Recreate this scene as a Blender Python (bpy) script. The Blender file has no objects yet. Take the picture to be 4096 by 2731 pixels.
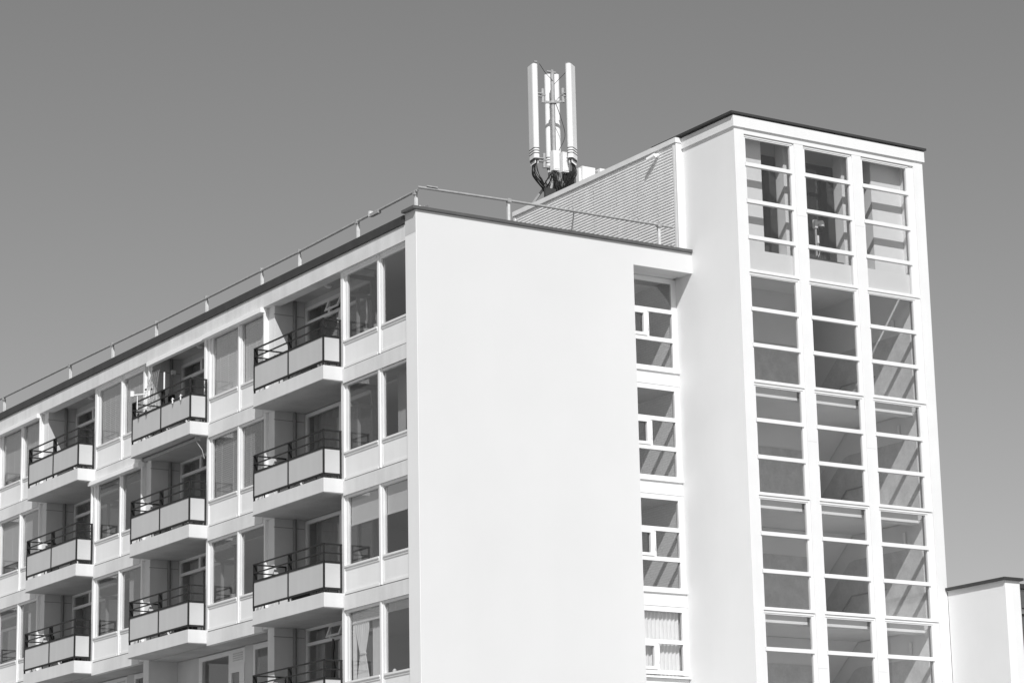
import bpy, bmesh, math, random
from mathutils import Vector, Matrix
random.seed(7)
scene = bpy.context.scene
COL = scene.collection
G = 16.06                       # height of the local datum (underside of the top balconies) above the ground

# ---------------------------------------------------------------- camera
cam_d = bpy.data.cameras.new("camera"); cam = bpy.data.objects.new("camera", cam_d); COL.objects.link(cam)
scene.camera = cam
YAW, PITCH, ROLL = 0.5746, 0.2379, -0.0203
cam_d.sensor_fit = 'HORIZONTAL'; cam_d.sensor_width = 36.0
cam_d.lens = 10548.5 / 4096 * 36.0
cam_d.clip_start = 0.5; cam_d.clip_end = 5000
fw = Vector((math.sin(YAW)*math.cos(PITCH), math.cos(YAW)*math.cos(PITCH), math.sin(PITCH)))
rt = Vector((math.cos(YAW), -math.sin(YAW), 0)); up = rt.cross(fw)
r2 = math.cos(ROLL)*rt + math.sin(ROLL)*up; u2 = -math.sin(ROLL)*rt + math.cos(ROLL)*up
cam.matrix_world = Matrix(((r2.x, u2.x, -fw.x, -30.793), (r2.y, u2.y, -fw.y, -51.651),
                           (r2.z, u2.z, -fw.z, -14.419+G), (0, 0, 0, 1)))

# ---------------------------------------------------------------- sky, sun, exposure (the photograph is black and white)
SD = Vector((.5376, .9615, -1.0)).normalized()          # the way the sunlight travels
SUN_EL = math.asin(-SD.z); SUN_ROT = math.atan2(-SD.x, -SD.y)
world = bpy.data.worlds.new("World"); scene.world = world; world.use_nodes = True
wn = world.node_tree.nodes; wl = world.node_tree.links
bg = wn['Background']; sky = wn.new('ShaderNodeTexSky'); sky.sky_type = 'NISHITA'; sky.sun_disc = False
sky.sun_elevation = SUN_EL; sky.sun_rotation = SUN_ROT
sky.air_density = 1.0; sky.dust_density = 0.6; sky.ozone_density = 1.0
bw = wn.new('ShaderNodeRGBToBW')
wl.new(sky.outputs[0], bw.inputs[0]); wl.new(bw.outputs[0], bg.inputs[0])
bg.inputs[1].default_value = 0.085
sl = bpy.data.lights.new("sun", 'SUN'); sl.energy = 4.2; sl.angle = math.radians(0.5); sl.color = (1, 1, 1)
sun = bpy.data.objects.new("sun", sl); COL.objects.link(sun)
sun.rotation_euler = SD.to_track_quat('-Z', 'Y').to_euler(); sun.location = (-30, -50, 60)
scene.view_settings.view_transform = 'Standard'; scene.view_settings.look = 'None'
scene.view_settings.exposure = 0.0; scene.view_settings.gamma = 1.0
scene.cycles.caustics_reflective = False; scene.cycles.caustics_refractive = False
scene.cycles.max_bounces = 8; scene.cycles.transparent_max_bounces = 24

# ---------------------------------------------------------------- materials
def mat(name, base, rough=.6, var=.06, scale=1.2, streak=0.0, bump=0.0, bscale=40, spec=.3, metal=0, fine=0.0):
    m = bpy.data.materials.new(name); m.use_nodes = True
    n = m.node_tree.nodes; l = m.node_tree.links; b = n['Principled BSDF']
    b.inputs['Roughness'].default_value = rough; b.inputs['Metallic'].default_value = metal
    b.inputs['Specular IOR Level'].default_value = spec
    tc = n.new('ShaderNodeTexCoord')
    def noise(sc, stretch=(1, 1, 1), det=5):
        mp = n.new('ShaderNodeMapping'); mp.inputs['Scale'].default_value = stretch
        l.new(tc.outputs['Object'], mp.inputs[0])
        t = n.new('ShaderNodeTexNoise'); t.inputs['Scale'].default_value = sc; t.inputs['Detail'].default_value = det
        l.new(mp.outputs[0], t.inputs['Vector']); return t.outputs['Fac']
    def rng(sock, lo, hi, a=.3, c=.7):
        r = n.new('ShaderNodeMapRange'); r.inputs['From Min'].default_value = a; r.inputs['From Max'].default_value = c
        r.inputs['To Min'].default_value = lo; r.inputs['To Max'].default_value = hi
        l.new(sock, r.inputs['Value']); return r.outputs['Result']
    def mul(a, c):
        x = n.new('ShaderNodeMath'); x.operation = 'MULTIPLY'; l.new(a, x.inputs[0])
        if isinstance(c, float): x.inputs[1].default_value = c
        else: l.new(c, x.inputs[1])
        return x.outputs[0]
    v = rng(noise(scale), 1-var, 1+var)
    if streak: v = mul(v, rng(noise(1.0, (4, 4, .22), 4), 1-streak, 1+streak*.3))
    if fine: v = mul(v, rng(noise(bscale, det=3), 1-fine, 1+fine))
    v = mul(v, float(base))
    l.new(v, b.inputs['Base Color'])
    if bump:
        bp = n.new('ShaderNodeBump'); bp.inputs['Strength'].default_value = bump; bp.inputs['Distance'].default_value = .01
        l.new(noise(bscale), bp.inputs['Height']); l.new(bp.outputs[0], b.inputs['Normal'])
    return m

def glass_mat(name, f0=.06, tint=.82):
    m = bpy.data.materials.new(name); m.use_nodes = True
    n = m.node_tree.nodes; l = m.node_tree.links
    for x in list(n):
        if x.type == 'BSDF_PRINCIPLED': n.remove(x)
    out = n['Material Output']
    tr = n.new('ShaderNodeBsdfTransparent'); tr.inputs[0].default_value = (tint, tint, tint, 1)
    gl = n.new('ShaderNodeBsdfGlossy'); gl.inputs['Roughness'].default_value = 0.0; gl.inputs[0].default_value = (.95,)*3+(1,)
    lw = n.new('ShaderNodeLayerWeight'); lw.inputs['Blend'].default_value = .5
    p = n.new('ShaderNodeMath'); p.operation = 'POWER'; p.inputs[1].default_value = 5.0; l.new(lw.outputs['Facing'], p.inputs[0])
    ma = n.new('ShaderNodeMath'); ma.operation = 'MULTIPLY_ADD'; ma.inputs[1].default_value = 1-f0; ma.inputs[2].default_value = f0
    l.new(p.outputs[0], ma.inputs[0])
    mx = n.new('ShaderNodeMixShader'); l.new(ma.outputs[0], mx.inputs[0]); l.new(tr.outputs[0], mx.inputs[1]); l.new(gl.outputs[0], mx.inputs[2])
    l.new(mx.outputs[0], out.inputs['Surface'])
    return m

def brick_mat(name, base):
    m = bpy.data.materials.new(name); m.use_nodes = True
    n = m.node_tree.nodes; l = m.node_tree.links; b = n['Principled BSDF']; b.inputs['Roughness'].default_value = .8
    tc = n.new('ShaderNodeTexCoord'); sp = n.new('ShaderNodeSeparateXYZ'); cb = n.new('ShaderNodeCombineXYZ')
    l.new(tc.outputs['Object'], sp.inputs[0]); l.new(sp.outputs[1], cb.inputs[0]); l.new(sp.outputs[2], cb.inputs[1])
    br = n.new('ShaderNodeTexBrick'); br.inputs['Scale'].default_value = 1.0
    br.inputs['Brick Width'].default_value = .22; br.inputs['Row Height'].default_value = .066
    br.inputs['Mortar Size'].default_value = .006; br.inputs['Mortar Smooth'].default_value = .3
    br.inputs['Color1'].default_value = (base,)*3+(1,); br.inputs['Color2'].default_value = (base*.93,)*3+(1,)
    br.inputs['Mortar'].default_value = (base*.78,)*3+(1,)
    l.new(cb.outputs[0], br.inputs['Vector']); l.new(br.outputs['Color'], b.inputs['Base Color'])
    bp = n.new('ShaderNodeBump'); bp.inputs['Strength'].default_value = .8; bp.inputs['Distance'].default_value = .012; bp.invert = True
    l.new(br.outputs['Fac'], bp.inputs['Height']); l.new(bp.outputs[0], b.inputs['Normal'])
    return m

M = dict(
    gable=mat('gable_render', .68, .85, .018, .4, streak=.004, bump=.25, bscale=90),
    edge=mat('gable_edge_lightened', .84, .85, .02, .8, bump=.2, bscale=90),  # gable paint, lightened so the colour stands in for light on this side
    tower=mat('tower_plaster', .81, .85, .02, .7, streak=.008, bump=.3, bscale=70),
    towerw=mat('tower_white_paint', .79, .6, .02, 1.5, streak=.025),
    frame=mat('white_frame_paint', .80, .45, .03, 3.0),
    spandrel=mat('white_spandrel_panel', .84, .4, .03, .8, streak=.04),
    beam=mat('painted_concrete', .72, .8, .06, 1.1, streak=.08, bump=.3, bscale=50, fine=.04),
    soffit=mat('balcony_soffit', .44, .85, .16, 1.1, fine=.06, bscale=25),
    slab=mat('balcony_concrete', .70, .75, .04, 1.2, streak=.05),
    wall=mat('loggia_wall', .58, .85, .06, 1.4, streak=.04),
    pier=mat('pier_paint', .74, .8, .05, 1.2, streak=.05),
    coping=mat('dark_roof_coping', .045, .45, .15, 3.0, spec=.5),
    copinggrey=mat('grey_metal_coping', .10, .45, .15, 2.0, spec=.5),
    edgepatch=mat('grey_edge_patch', .58, .7, .04, 2.0),
    screenw=mat('white_screen_box', .90, .4, .02, 3.0),
    postm=mat('bright_zinc_post', .66, .5, .1, 9.0),
    door=mat('grey_door_paint', .34, .5, .06, 3.0),
    rail=mat('black_railing_paint', .022, .5, .2, 8.0),
    panel=mat('opal_infill_panel', .565, .25, .03, .9, streak=.04, spec=.4),
    galv=mat('galvanised_steel', .38, .5, .15, 9.0, metal=.1, fine=.1, bscale=60),
    alu=mat('aluminium_trim', .8, .4, .05, 3.0),
    corr=mat('corrugated_sheet', .88, .45, .05, 2.0, streak=.06),
    roof=mat('roof_felt', .10, .9, .2, 3.0),
    interior=mat('interior_plaster', .72, .9, .05, 1.0),
    ceiling=mat('interior_ceiling', .75, .9, .04, 1.0),
    floor=mat('interior_floor', .35, .6, .15, 2.0),
    stairwall=mat('stairwell_plaster', .86, .9, .04, 1.2, bump=.2, bscale=60),
    dado=mat('stairwell_dado', .64, .7, .10, 3.5, fine=.06, bscale=18),
    landing=mat('shaded_landing_edge', .27, .8, .04, 2),  # upper band of the landing beam, darkened in place of shade
    stairbeam=mat('landing_edge', .86, .8, .04, 2),  # bright copy for the sunlit lower strip of the landing beam
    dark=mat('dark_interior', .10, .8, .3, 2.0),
    brick=brick_mat('white_painted_brick', .66),
    glass=glass_mat('window_glass', .10, .94),
    glassd=glass_mat('stair_glass', .075, .96),
    blind=mat('pale_blind_fabric', .62, .9, .03, 2.0),
    blindm=mat('grey_blind_fabric', .40, .9, .04, 2.0),
    blindw=mat('white_blind_fabric', .80, .9, .03, 2.0),
    curtain=mat('white_curtain_cloth', .80, .95, .04, 5.0),
    curtaing=mat('grey_curtain_cloth', .35, .95, .06, 5.0),
    pipe=mat('grey_drainpipe', .22, .5, .1, 4.0),
    ant=mat('antenna_radome', .80, .4, .03, 1.5, streak=.03),
    antb=mat('antenna_dark_band', .05, .5, .1, 5.0),
    cable=mat('black_cable', .02, .45, .2, 8.0),
    cabinet=mat('cabinet_paint', .78, .45, .05, 2.0, streak=.04),
    white=mat('white_plastic', .82, .35, .02, 4.0),
    grey=mat('grey_plastic', .30, .5, .08, 4.0),
    leaf=mat('plant_leaf', .16, .6, .25, 9.0),
    leafp=mat('pale_plant_leaf', .34, .6, .25, 9.0),
    pot=mat('clay_pot', .45, .7, .1, 5.0),
    net=mat('thin_net_cord', .30, .8, .1, 5.0),
    ground=mat('ground_paving', .34, .9, .25, .35, bump=.3, bscale=8, fine=.1),
    wood=mat('furniture_wood', .20, .6, .2, 4.0),
)

# ---------------------------------------------------------------- mesh helpers
class MB:
    def __init__(s): s.v = []; s.f = []; s.sm = []
    def poly(s, pts, faces, smooth=False):
        o = len(s.v); s.v += [(p[0], p[1], p[2]+G) for p in pts]
        for f in faces: s.f.append([i+o for i in f]); s.sm.append(smooth)
        return s
    def box(s, x0, x1, y0, y1, z0, z1):
        p = [(x0,y0,z0),(x1,y0,z0),(x1,y1,z0),(x0,y1,z0),(x0,y0,z1),(x1,y0,z1),(x1,y1,z1),(x0,y1,z1)]
        return s.poly(p, [(0,3,2,1),(4,5,6,7),(0,1,5,4),(1,2,6,5),(2,3,7,6),(3,0,4,7)])
    def prism(s, pts, axis, a, b):
        """extrude a closed 2D outline along an axis"""
        def P(u, v, w): return (w,u,v) if axis == 0 else ((u,w,v) if axis == 1 else (u,v,w))
        n = len(pts); P0 = [P(u,v,a) for u,v in pts]+[P(u,v,b) for u,v in pts]
        fs = [tuple(range(n))[::-1], tuple(range(n, 2*n))]+[(i,(i+1)%n,n+(i+1)%n,n+i) for i in range(n)]
        return s.poly(P0, fs)
    def tube(s, path, r, n=8, cap=True):
        path = [Vector(p) for p in path]; rings = []; r = r if isinstance(r, (list, tuple)) else [r]*len(path)
        ref = None
        for i, p in enumerate(path):
            d = (path[min(i+1,len(path)-1)]-path[max(i-1,0)]).normalized()
            a = d.cross(Vector((0,0,1))) if abs(d.z) < .95 else d.cross(Vector((0,1,0)))
            if ref is not None and a.dot(ref) < 0: a = -a
            a.normalize(); ref = a; b = d.cross(a)
            rings.append([p+(a*math.cos(2*math.pi*k/n)+b*math.sin(2*math.pi*k/n))*r[i] for k in range(n)])
        pts = [q for R in rings for q in R]; fs = []
        for i in range(len(path)-1):
            for k in range(n): fs.append((i*n+k, i*n+(k+1)%n, (i+1)*n+(k+1)%n, (i+1)*n+k))
        s.poly(pts, fs, True)
        if cap: s.poly(rings[0], [tuple(range(n))[::-1]]); s.poly(rings[-1], [tuple(range(n))])
        return s
    def bar(s, a, b, w, h, ref=(0,0,1)):
        a = Vector(a); b = Vector(b); d = (b-a).normalized(); x = d.cross(Vector(ref)).normalized(); y = x.cross(d)
        q = [a-x*w/2-y*h/2, a+x*w/2-y*h/2, a+x*w/2+y*h/2, a-x*w/2+y*h/2]
        q += [p+(b-a) for p in q]
        return s.poly(q, [(3,2,1,0),(4,5,6,7),(0,1,5,4),(1,2,6,5),(2,3,7,6),(3,0,4,7)])
    def sphere(s, c, r, n=10, m=6, sz=1.0):
        pts = []; fs = []
        for i in range(m+1):
            t = math.pi*i/m
            for k in range(n): pts.append((c[0]+r*math.sin(t)*math.cos(2*math.pi*k/n), c[1]+r*math.sin(t)*math.sin(2*math.pi*k/n), c[2]+r*sz*math.cos(t)))
        for i in range(m):
            for k in range(n): fs.append((i*n+k, (i+1)*n+k, (i+1)*n+(k+1)%n, i*n+(k+1)%n))
        return s.poly(pts, fs, True)
    def build(s, name, m, parent=None):
        me = bpy.data.meshes.new(name); me.from_pydata(s.v, [], s.f); me.materials.append(m)
        bm = bmesh.new(); bm.from_mesh(me); bmesh.ops.recalc_face_normals(bm, faces=bm.faces); bm.to_mesh(me); bm.free()
        if any(s.sm):
            for p, q in zip(me.polygons, s.sm): p.use_smooth = q
        o = bpy.data.objects.new(name, me); COL.objects.link(o)
        if parent is not None: adopt(o, parent)
        return o
def adopt(o, parent):
    o.parent = parent
    w = Vector((0,0,0)); p = parent
    while p is not None: w += p.location; w += p.matrix_parent_inverse.translation; p = p.parent
    o.matrix_parent_inverse = Matrix.Translation(-w)
def tag(o, label, cat, group=None):
    o['label'] = label; o['category'] = cat
    if group: o['group'] = group
    return o
def thing(name, label, cat, loc, group=None):
    e = bpy.data.objects.new(name, None); e.empty_display_size = .3; COL.objects.link(e)
    e.location = (loc[0], loc[1], loc[2]+G); return tag(e, label, cat, group)
def copy_tree(o, parent, d=(0,0,0)):
    c = o.copy(); COL.objects.link(c); c.parent = parent; c.location = Vector(o.location)+Vector(d)
    for ch in o.children: copy_tree(ch, c)
    return c
def B(*a): return MB().box(*a)

# ---------------------------------------------------------------- key sizes (metres, local datum)
W, WG, TW, TF = 8.124, 6.304, 6.203, -1.947     # gable width, start of its window strip, tower width, tower front
XE = W+TW; PER, H, X0 = 7.433, 2.8, .05         # bay period, storey height, plane of the balcony front
YEND = 30.0; GR = -G

ground = MB().box(-1500, 1500, -1500, 1500, GR-.3, GR).build('ground', M['ground']); ground['kind'] = 'structure'

# ================================================================ apartment building
apt = thing('apartment_building', 'long white slab of flats with a blank gable wall and rows of balconies', 'building', (0, 0, GR))
def P(name, mb, m, parent=apt): return mb.build(name, M[m], parent)
# gable
g = MB().prism([(.02,GR),(WG,GR),(WG,2.894),(W,2.894),(W,3.43),(.02,3.43)], 1, 0.0, .5)
P('gable_wall', g, 'gable')
P('gable_edge', B(0,.018,0.0,.5,GR,3.43), 'edge')
P('edge_patch', MB().box(-.003,-.0005,.003,.497,2.88,3.43), 'edgepatch')  # thin grey patch over the top of the gable edge
cp = MB().box(-.105,8.118,-.062,.0,3.435,3.505).box(-.105,0.0,0.0,.50,3.435,3.505).box(0,8.118,0,.34,3.435,3.50)
P('gable_coping', cp, 'copinggrey')
P('roof', MB().box(.34,8.115,.5,YEND,3.05,3.40).box(8.115,12.1,8.1,YEND,3.05,3.40), 'roof')
P('roof_edge', MB().box(-.035,.34,.502,YEND,3.205,3.41), 'coping')
P('roof_beam', MB().box(.005,.34,.502,YEND,2.795,3.17).box(.025,.34,.502,YEND,3.17,3.204), 'beam')
P('end_wall', MB().box(.21,12.1,YEND-.3,YEND,GR,3.04), 'beam')
P('rear_wall', MB().box(11.9,12.1,8.1,YEND-.3,GR,3.04), 'beam')
# floors, party walls, back walls
for f in range(0, 4):
    z = -H*f
    P('floor_slab', MB().box(.24,6.0,.52,YEND-.3,z-.0,z+.24), 'floor')
    P('ceiling_sheet', MB().box(1.10,6.0,.52,YEND-.3,z-.03,z-.006), 'ceiling')
P('ceiling_sheet', MB().box(.30,6.0,.52,YEND-.3,2.99,3.04), 'ceiling')
def side_screen(y, z):
    f = MB(); ya, yb = y-.03, y+.04
    f.box(.225,.30,ya,yb,z+.245,z+2.78).box(.30,.40,ya,yb,z+.245,z+.33).box(.93,1.05,ya,yb,z+.245,z+2.78)
    f.box(.30,.93,ya,yb,z+2.20,z+2.29).box(.30,.93,ya,yb,z+2.68,z+2.78).box(.40,.93,ya,yb,z+.245,z+.40).box(.52,.60,ya,yb,z+.40,z+2.20)
    w = P('side_door', f, 'door')
    MB().box(.30,.93,y,y+.006,z+.40,z+2.68).build('pane', M['glass'], w)
for k in range(0, 4):
    y = 7.52+k*PER
    if y+.36 > YEND-.3: continue
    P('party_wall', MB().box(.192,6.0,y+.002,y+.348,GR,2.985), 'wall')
    P('pier', MB().box(.18,.192,y,y+.35,GR,2.985), 'pier')
    for f in range(4 if k == 0 else 3): side_screen(3.79+k*PER, -H*f)
P('inner_wall', MB().box(6.0,6.2,.5,YEND-.3,GR,2.985), 'interior')
for f in range(0, 4):
    for k in range(0, 4):          # a flush door in the back wall of each living room
        y = .9+k*PER
        if y+1 < YEND: P('interior_door', MB().box(5.95,5.999,y,y+.95,-H*f+.25,-H*f+2.3), 'frame')
# lower storeys, out of the picture or set back
P('lower_wall', MB().box(.12,.42,.5,7.45,GR,-8.44).box(1.06,1.3,7.9,YEND-.3,GR,-8.44), 'beam')

# ---- facade windows
XW = .10
def facade_window(ya, yb, z):
    """outer frame of one two-light bay window from ya to yb; z is the datum of the storey"""
    m1a, m1b = yb-1.99, yb-1.78
    f = MB(); zt, zb = 2.80, .335
    x0, x1 = XW, XW+.12
    f.box(x0,x1,ya,ya+.08,z+zb,z+zt).box(x0,x1,yb-.13,yb,z+zb,z+zt)               # outer posts
    f.box(x0+.05,x1,yb-.25,yb-.13,z+1.03,z+zt)                                      # inner sash post at the far jamb
    f.box(x0-.012,x1,m1a+.07,m1b-.07,z+zb,z+zt)                                     # middle cover
    f.box(x0+.02,x1,m1a,m1a+.07,z+zb,z+zt).box(x0+.02,x1,m1b-.07,m1b,z+zb,z+zt)
    for a, b in ((ya+.08, m1a), (m1b, yb-.13)):
        f.box(x0,x1,a,b,z+zt-.055,z+zt)                                             # head
        f.box(x0+.03,x1,a,b,z+zt-.12,z+zt-.055)
        f.box(x0-.012,x1,a,b,z+.985,z+1.03)                                         # sill nose
        f.box(x0+.012,x1,a,b,z+.925,z+.985)
        f.box(x0+.008,x1,a,b,z+zb,z+zb+.06)                                         # bottom rail
    w = P('window', f, 'frame')
    for a, b in ((ya+.08, m1a), (m1b, yb-.25)):
        MB().box(x0+.075,x0+.083,a,b,z+1.03,z+zt-.12).build('pane', M['glass'], w)
    for a, b in ((ya+.08, m1a), (m1b, yb-.13)):
        MB().box(x0+.03,x0+.06,a,b,z+.395,z+.925).build('spandrel_panel', M['spandrel'], w)
    return w
for f in range(4): facade_window(.505, 3.85, -H*f)
proto = facade_window(.435+PER, 3.85+PER, 0)
for k in (1, 2, 3):
    for f in range(3):
        if (k, f) != (1, 0): copy_tree(proto, apt, (0, (k-1)*PER, -H*f))
# slab edges under each bay window
bm1 = P('slab_edge', MB().box(.075,.235,.5,3.72,-.055,.30), 'beam')
MB().box(.115,.235,.5,3.72,.301,.334).build('mortar_joint', M['pipe'], bm1)
for f in range(1, 4): copy_tree(bm1, apt, (0, 0, -H*f))
bm2 = P('slab_edge', MB().box(.075,.235,PER+.55,PER+3.72,-.055,.30).box(.095,.235,PER+.022,PER+.55,.0,.33), 'beam')
MB().box(.115,.235,PER+.551,PER+3.72,.301,.334).build('mortar_joint', M['pipe'], bm2)
for k in (1, 2, 3):
    for f in range(3):
        if (k, f) != (1, 0): copy_tree(bm2, apt, (0, (k-1)*PER, -H*f))

# ---- balconies: slab, railing, infill panels
XF = X0-.5176
def balcony(y0, y1, z):
    s = MB().box(XF,X0+.14,y0,y1,z+.012,z+.358)
    b = P('balcony', s, 'slab')
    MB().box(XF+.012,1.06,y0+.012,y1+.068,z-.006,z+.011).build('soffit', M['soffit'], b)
    MB().box(X0+.14,1.06,y0+.08,y1+.068,z+.241,z+.30).build('balcony_floor', M['floor'], b)
    r = MB(); ym = (y0+y1)/2-.02
    xo = XF+.02                                        # railing line
    for zz, h in ((1.54, .035), (1.325, .03), (1.105, .05), (.462, .05)):
        r.box(xo-.018,xo+.018,y0+.01,y1-.0,z+zz-h/2,z+zz+h/2)
        r.box(xo+.018,X0-.002,y0+.01,y0+.046,z+zz-h/2,z+zz+h/2)
        if zz > 1.2: r.box(xo+.018,X0+.42,y1-.036,y1-.004,z+zz-h/2,z+zz+h/2)
    for y in (ym, y1-.02):                                                          # broad flat posts, thin in front of the panels
        r.box(xo-.02,xo+.10,y-.010,y+.010,z+1.13,z+1.555).box(xo-.018,xo+.03,y-.010,y+.010,z+.35,z+1.13)
    r.box(xo-.02,xo+.02,y0+.010,y0+.046,z+.35,z+1.56)
    r.box(xo-.021,xo-.017,ym-.022,ym+.022,z+.45,z+1.12).box(xo-.021,xo-.017,y1-.05,y1-.0,z+.45,z+1.12)
    r.box(X0-.05,X0-.005,y0+.012,y0+.05,z+.34,z+1.56)
    r.box(X0+.40,X0+.43,y1-.036,y1-.004,z+1.12,z+1.54)
    for y in (y0+.4, ym+.5, y1-.6): r.box(xo-.01,xo+.01,y-.01,y+.01,z+.35,z+.435)   # short stubs under the bottom rail
    for x in (xo+.12, X0-.12): r.box(x-.01,x+.01,y0+.018,y0+.038,z+.35,z+.435)
    r.build('railing', M['rail'], b)
    MB().box(xo-.006,xo+.006,y0+.052,ym-.026,z+.489,z+1.078).build('infill_panel', M['panel'], b)
    MB().box(xo-.006,xo+.006,ym+.026,y1-.05,z+.489,z+1.078).build('infill_panel', M['panel'], b)
    MB().box(xo+.03,X0-.055,y0+.022,y0+.034,z+.489,z+1.078).build('infill_panel', M['panel'], b)
    return b
bal = balcony(3.727, 7.452, 0)
spots = [(k, f) for k in range(4) for f in range(3)]+[(0, 3)]
for k, f in spots[1:]: copy_tree(bal, apt, (0, k*PER, -H*f))

# ---- loggias: soffit of the top one, rear window, drainpipe, lamp
for k in range(4):
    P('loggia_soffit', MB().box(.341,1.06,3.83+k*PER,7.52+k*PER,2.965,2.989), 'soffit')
def loggia_window(y0, y1, z, top=2.81, transom=True):
    xb = 1.06; f = MB(); a, b = y0+.03, y1-.03
    f.box(xb,xb+.08,a,a+.09,z+.30,z+top).box(xb,xb+.08,b-.10,b,z+.30,z+top)
    f.box(xb,xb+.08,a+.09,b-.10,z+top-.08,z+top).box(xb,xb+.08,a+.09,b-.10,z+.30,z+.42)
    if transom: f.box(xb,xb+.08,a+.09,b-.10,z+2.35,z+2.43)
    if transom: f.box(xb,xb+.08,y1-1.38,y1-1.26,z+2.43,z+top-.08)
    f.box(xb,xb+.08,y1-1.95,y1-1.83,z+.42,z+(2.35 if transom else top-.08))
    w = P('loggia_window', f, 'frame')
    MB().box(xb+.04,xb+.046,a+.09,b-.10,z+.42,z+top-.08).build('pane', M['glass'], w)
    return w
lw0 = loggia_window(3.84, 7.52, 0)
lw1 = loggia_window(3.84, 7.52, -H, 2.76, False)
pipe = MB().tube([(.74,7.46,.25),(.74,7.46,2.96)], .048, 10).build('drainpipe', M['pipe'], apt)
MB().tube([(.74,7.46,1.40),(.74,7.46,1.46)], .056, 10).build('pipe_collar', M['pipe'], pipe)
joint = P('wall_joint', MB().box(.16,1.05,7.5185,7.5215,2.565,2.58), 'pipe')
hd = P('loggia_header', MB().box(1.06,1.12,3.84,7.52,2.81,2.985), 'wall')
lamp = P('ceiling_lamp', MB().tube([(.72,5.6,2.90),(.72,5.6,2.94),(.72,5.6,2.965)], [.06,.10,.10], 14), 'white')
for k, f in spots:
    if (k, f) == (0, 0): continue
    for o in (lw0, pipe, joint):
        if o is lw0 and (k, f) == (0, 1): continue
        if o is lw0 and (k, f) == (0, 2): copy_tree(lw1, apt, (0, 0, -H))
        else: copy_tree(o, apt, (0, k*PER, -H*f))
    copy_tree(hd, apt, (0, k*PER, -H*f-.0 if f == 0 else -H*f-.002))
for k in (1, 2): copy_tree(lamp, apt, (0, k*PER, 0))
# opened top hung sashes (first balcony, top and fourth floor)
def open_sash(z):
    a, b = 5.42, 6.13; f = MB(); t = .13     # hinge at top, swung outward by t at the bottom
    def pt(y, s, d): return (1.05-t*s-d, y, z+2.74-.33*s)
    def quad(y0, y1, s0, s1):
        p = [pt(y0,s0,0),pt(y1,s0,0),pt(y1,s1,0),pt(y0,s1,0),pt(y0,s0,.04),pt(y1,s0,.04),pt(y1,s1,.04),pt(y0,s1,.04)]
        f.poly(p, [(0,3,2,1),(4,5,6,7),(0,1,5,4),(1,2,6,5),(2,3,7,6),(3,0,4,7)])
    quad(a,b,0,.2); quad(a,b,.82,1); quad(a,a+.09,.2,.82); quad(b-.09,b,.2,.82)
    s = P('open_sash', f, 'frame')
    g = MB(); g.poly([pt(a+.09,.2,.02),pt(b-.09,.2,.02),pt(b-.09,.82,.02),pt(a+.09,.82,.02)], [(0,1,2,3)])
    g.build('pane', M['glass'], s)
open_sash(0); open_sash(-3*H)

# ---- recessed gallery on the fourth storey, beyond the first balcony
zg = -8.4
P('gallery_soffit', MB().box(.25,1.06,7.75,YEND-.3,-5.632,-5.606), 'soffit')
for k in (1, 2, 3):
    yb = k*PER
    f = MB(); xb = 1.06
    f.box(xb,xb+.1,yb+6.0,yb+6.19,zg,zg+2.74).box(xb,xb+.1,yb+4.27,yb+4.39,zg,zg+2.74).box(xb,xb+.1,yb+4.39,yb+6.0,zg+2.62,zg+2.74)
    w = P('gallery_window', f, 'frame')
    MB().box(xb+.04,xb+.046,yb+4.39,yb+6.0,zg,zg+2.62).build('pane', M['glass'], w)
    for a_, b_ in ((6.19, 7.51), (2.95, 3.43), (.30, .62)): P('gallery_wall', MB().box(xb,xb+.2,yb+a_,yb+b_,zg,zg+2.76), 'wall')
    d = MB().box(xb-.02,xb+.06,yb+4.18,yb+4.27,zg,zg+2.3).box(xb-.02,xb+.06,yb+3.44,yb+3.72,zg,zg+2.3).box(xb-.02,xb+.06,yb+3.72,yb+4.18,zg+2.12,zg+2.3)
    d.box(xb-.01,xb+.06,yb+3.44,yb+4.27,zg+2.3,zg+2.34).box(xb,xb+.06,yb+3.44,yb+4.27,zg+2.34,zg+2.74)
    dd = P('gallery_door', d, 'frame')
    MB().box(xb+.02,xb+.026,yb+3.72,yb+4.18,zg,zg+2.12).build('pane', M['glass'], dd)
    v = MB()
    for i in range(4): v.box(xb-.015,xb,yb+3.55,yb+4.12,zg+2.42+i*.06,zg+2.45+i*.06)
    v.build('vent_grille', M['wall'], dd)
    MB().tube([(xb-.03,yb+3.55,zg+1.55),(xb-.03,yb+3.55,zg+1.7)], .02, 8).build('handle', M['grey'], dd)
    f = MB().box(xb,xb+.1,yb+2.86,yb+2.95,zg,zg+2.74).box(xb,xb+.1,yb+.62,yb+.72,zg,zg+2.74).box(xb,xb+.1,yb+.72,yb+2.86,zg+2.6,zg+2.74)
    w = P('gallery_window', f, 'frame')
    MB().box(xb+.04,xb+.046,yb+.72,yb+2.86,zg,zg+2.6).build('pane', M['glass'], w)
    copy_tree(pipe, apt, (.25, k*PER+.6, -3*H))

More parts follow.
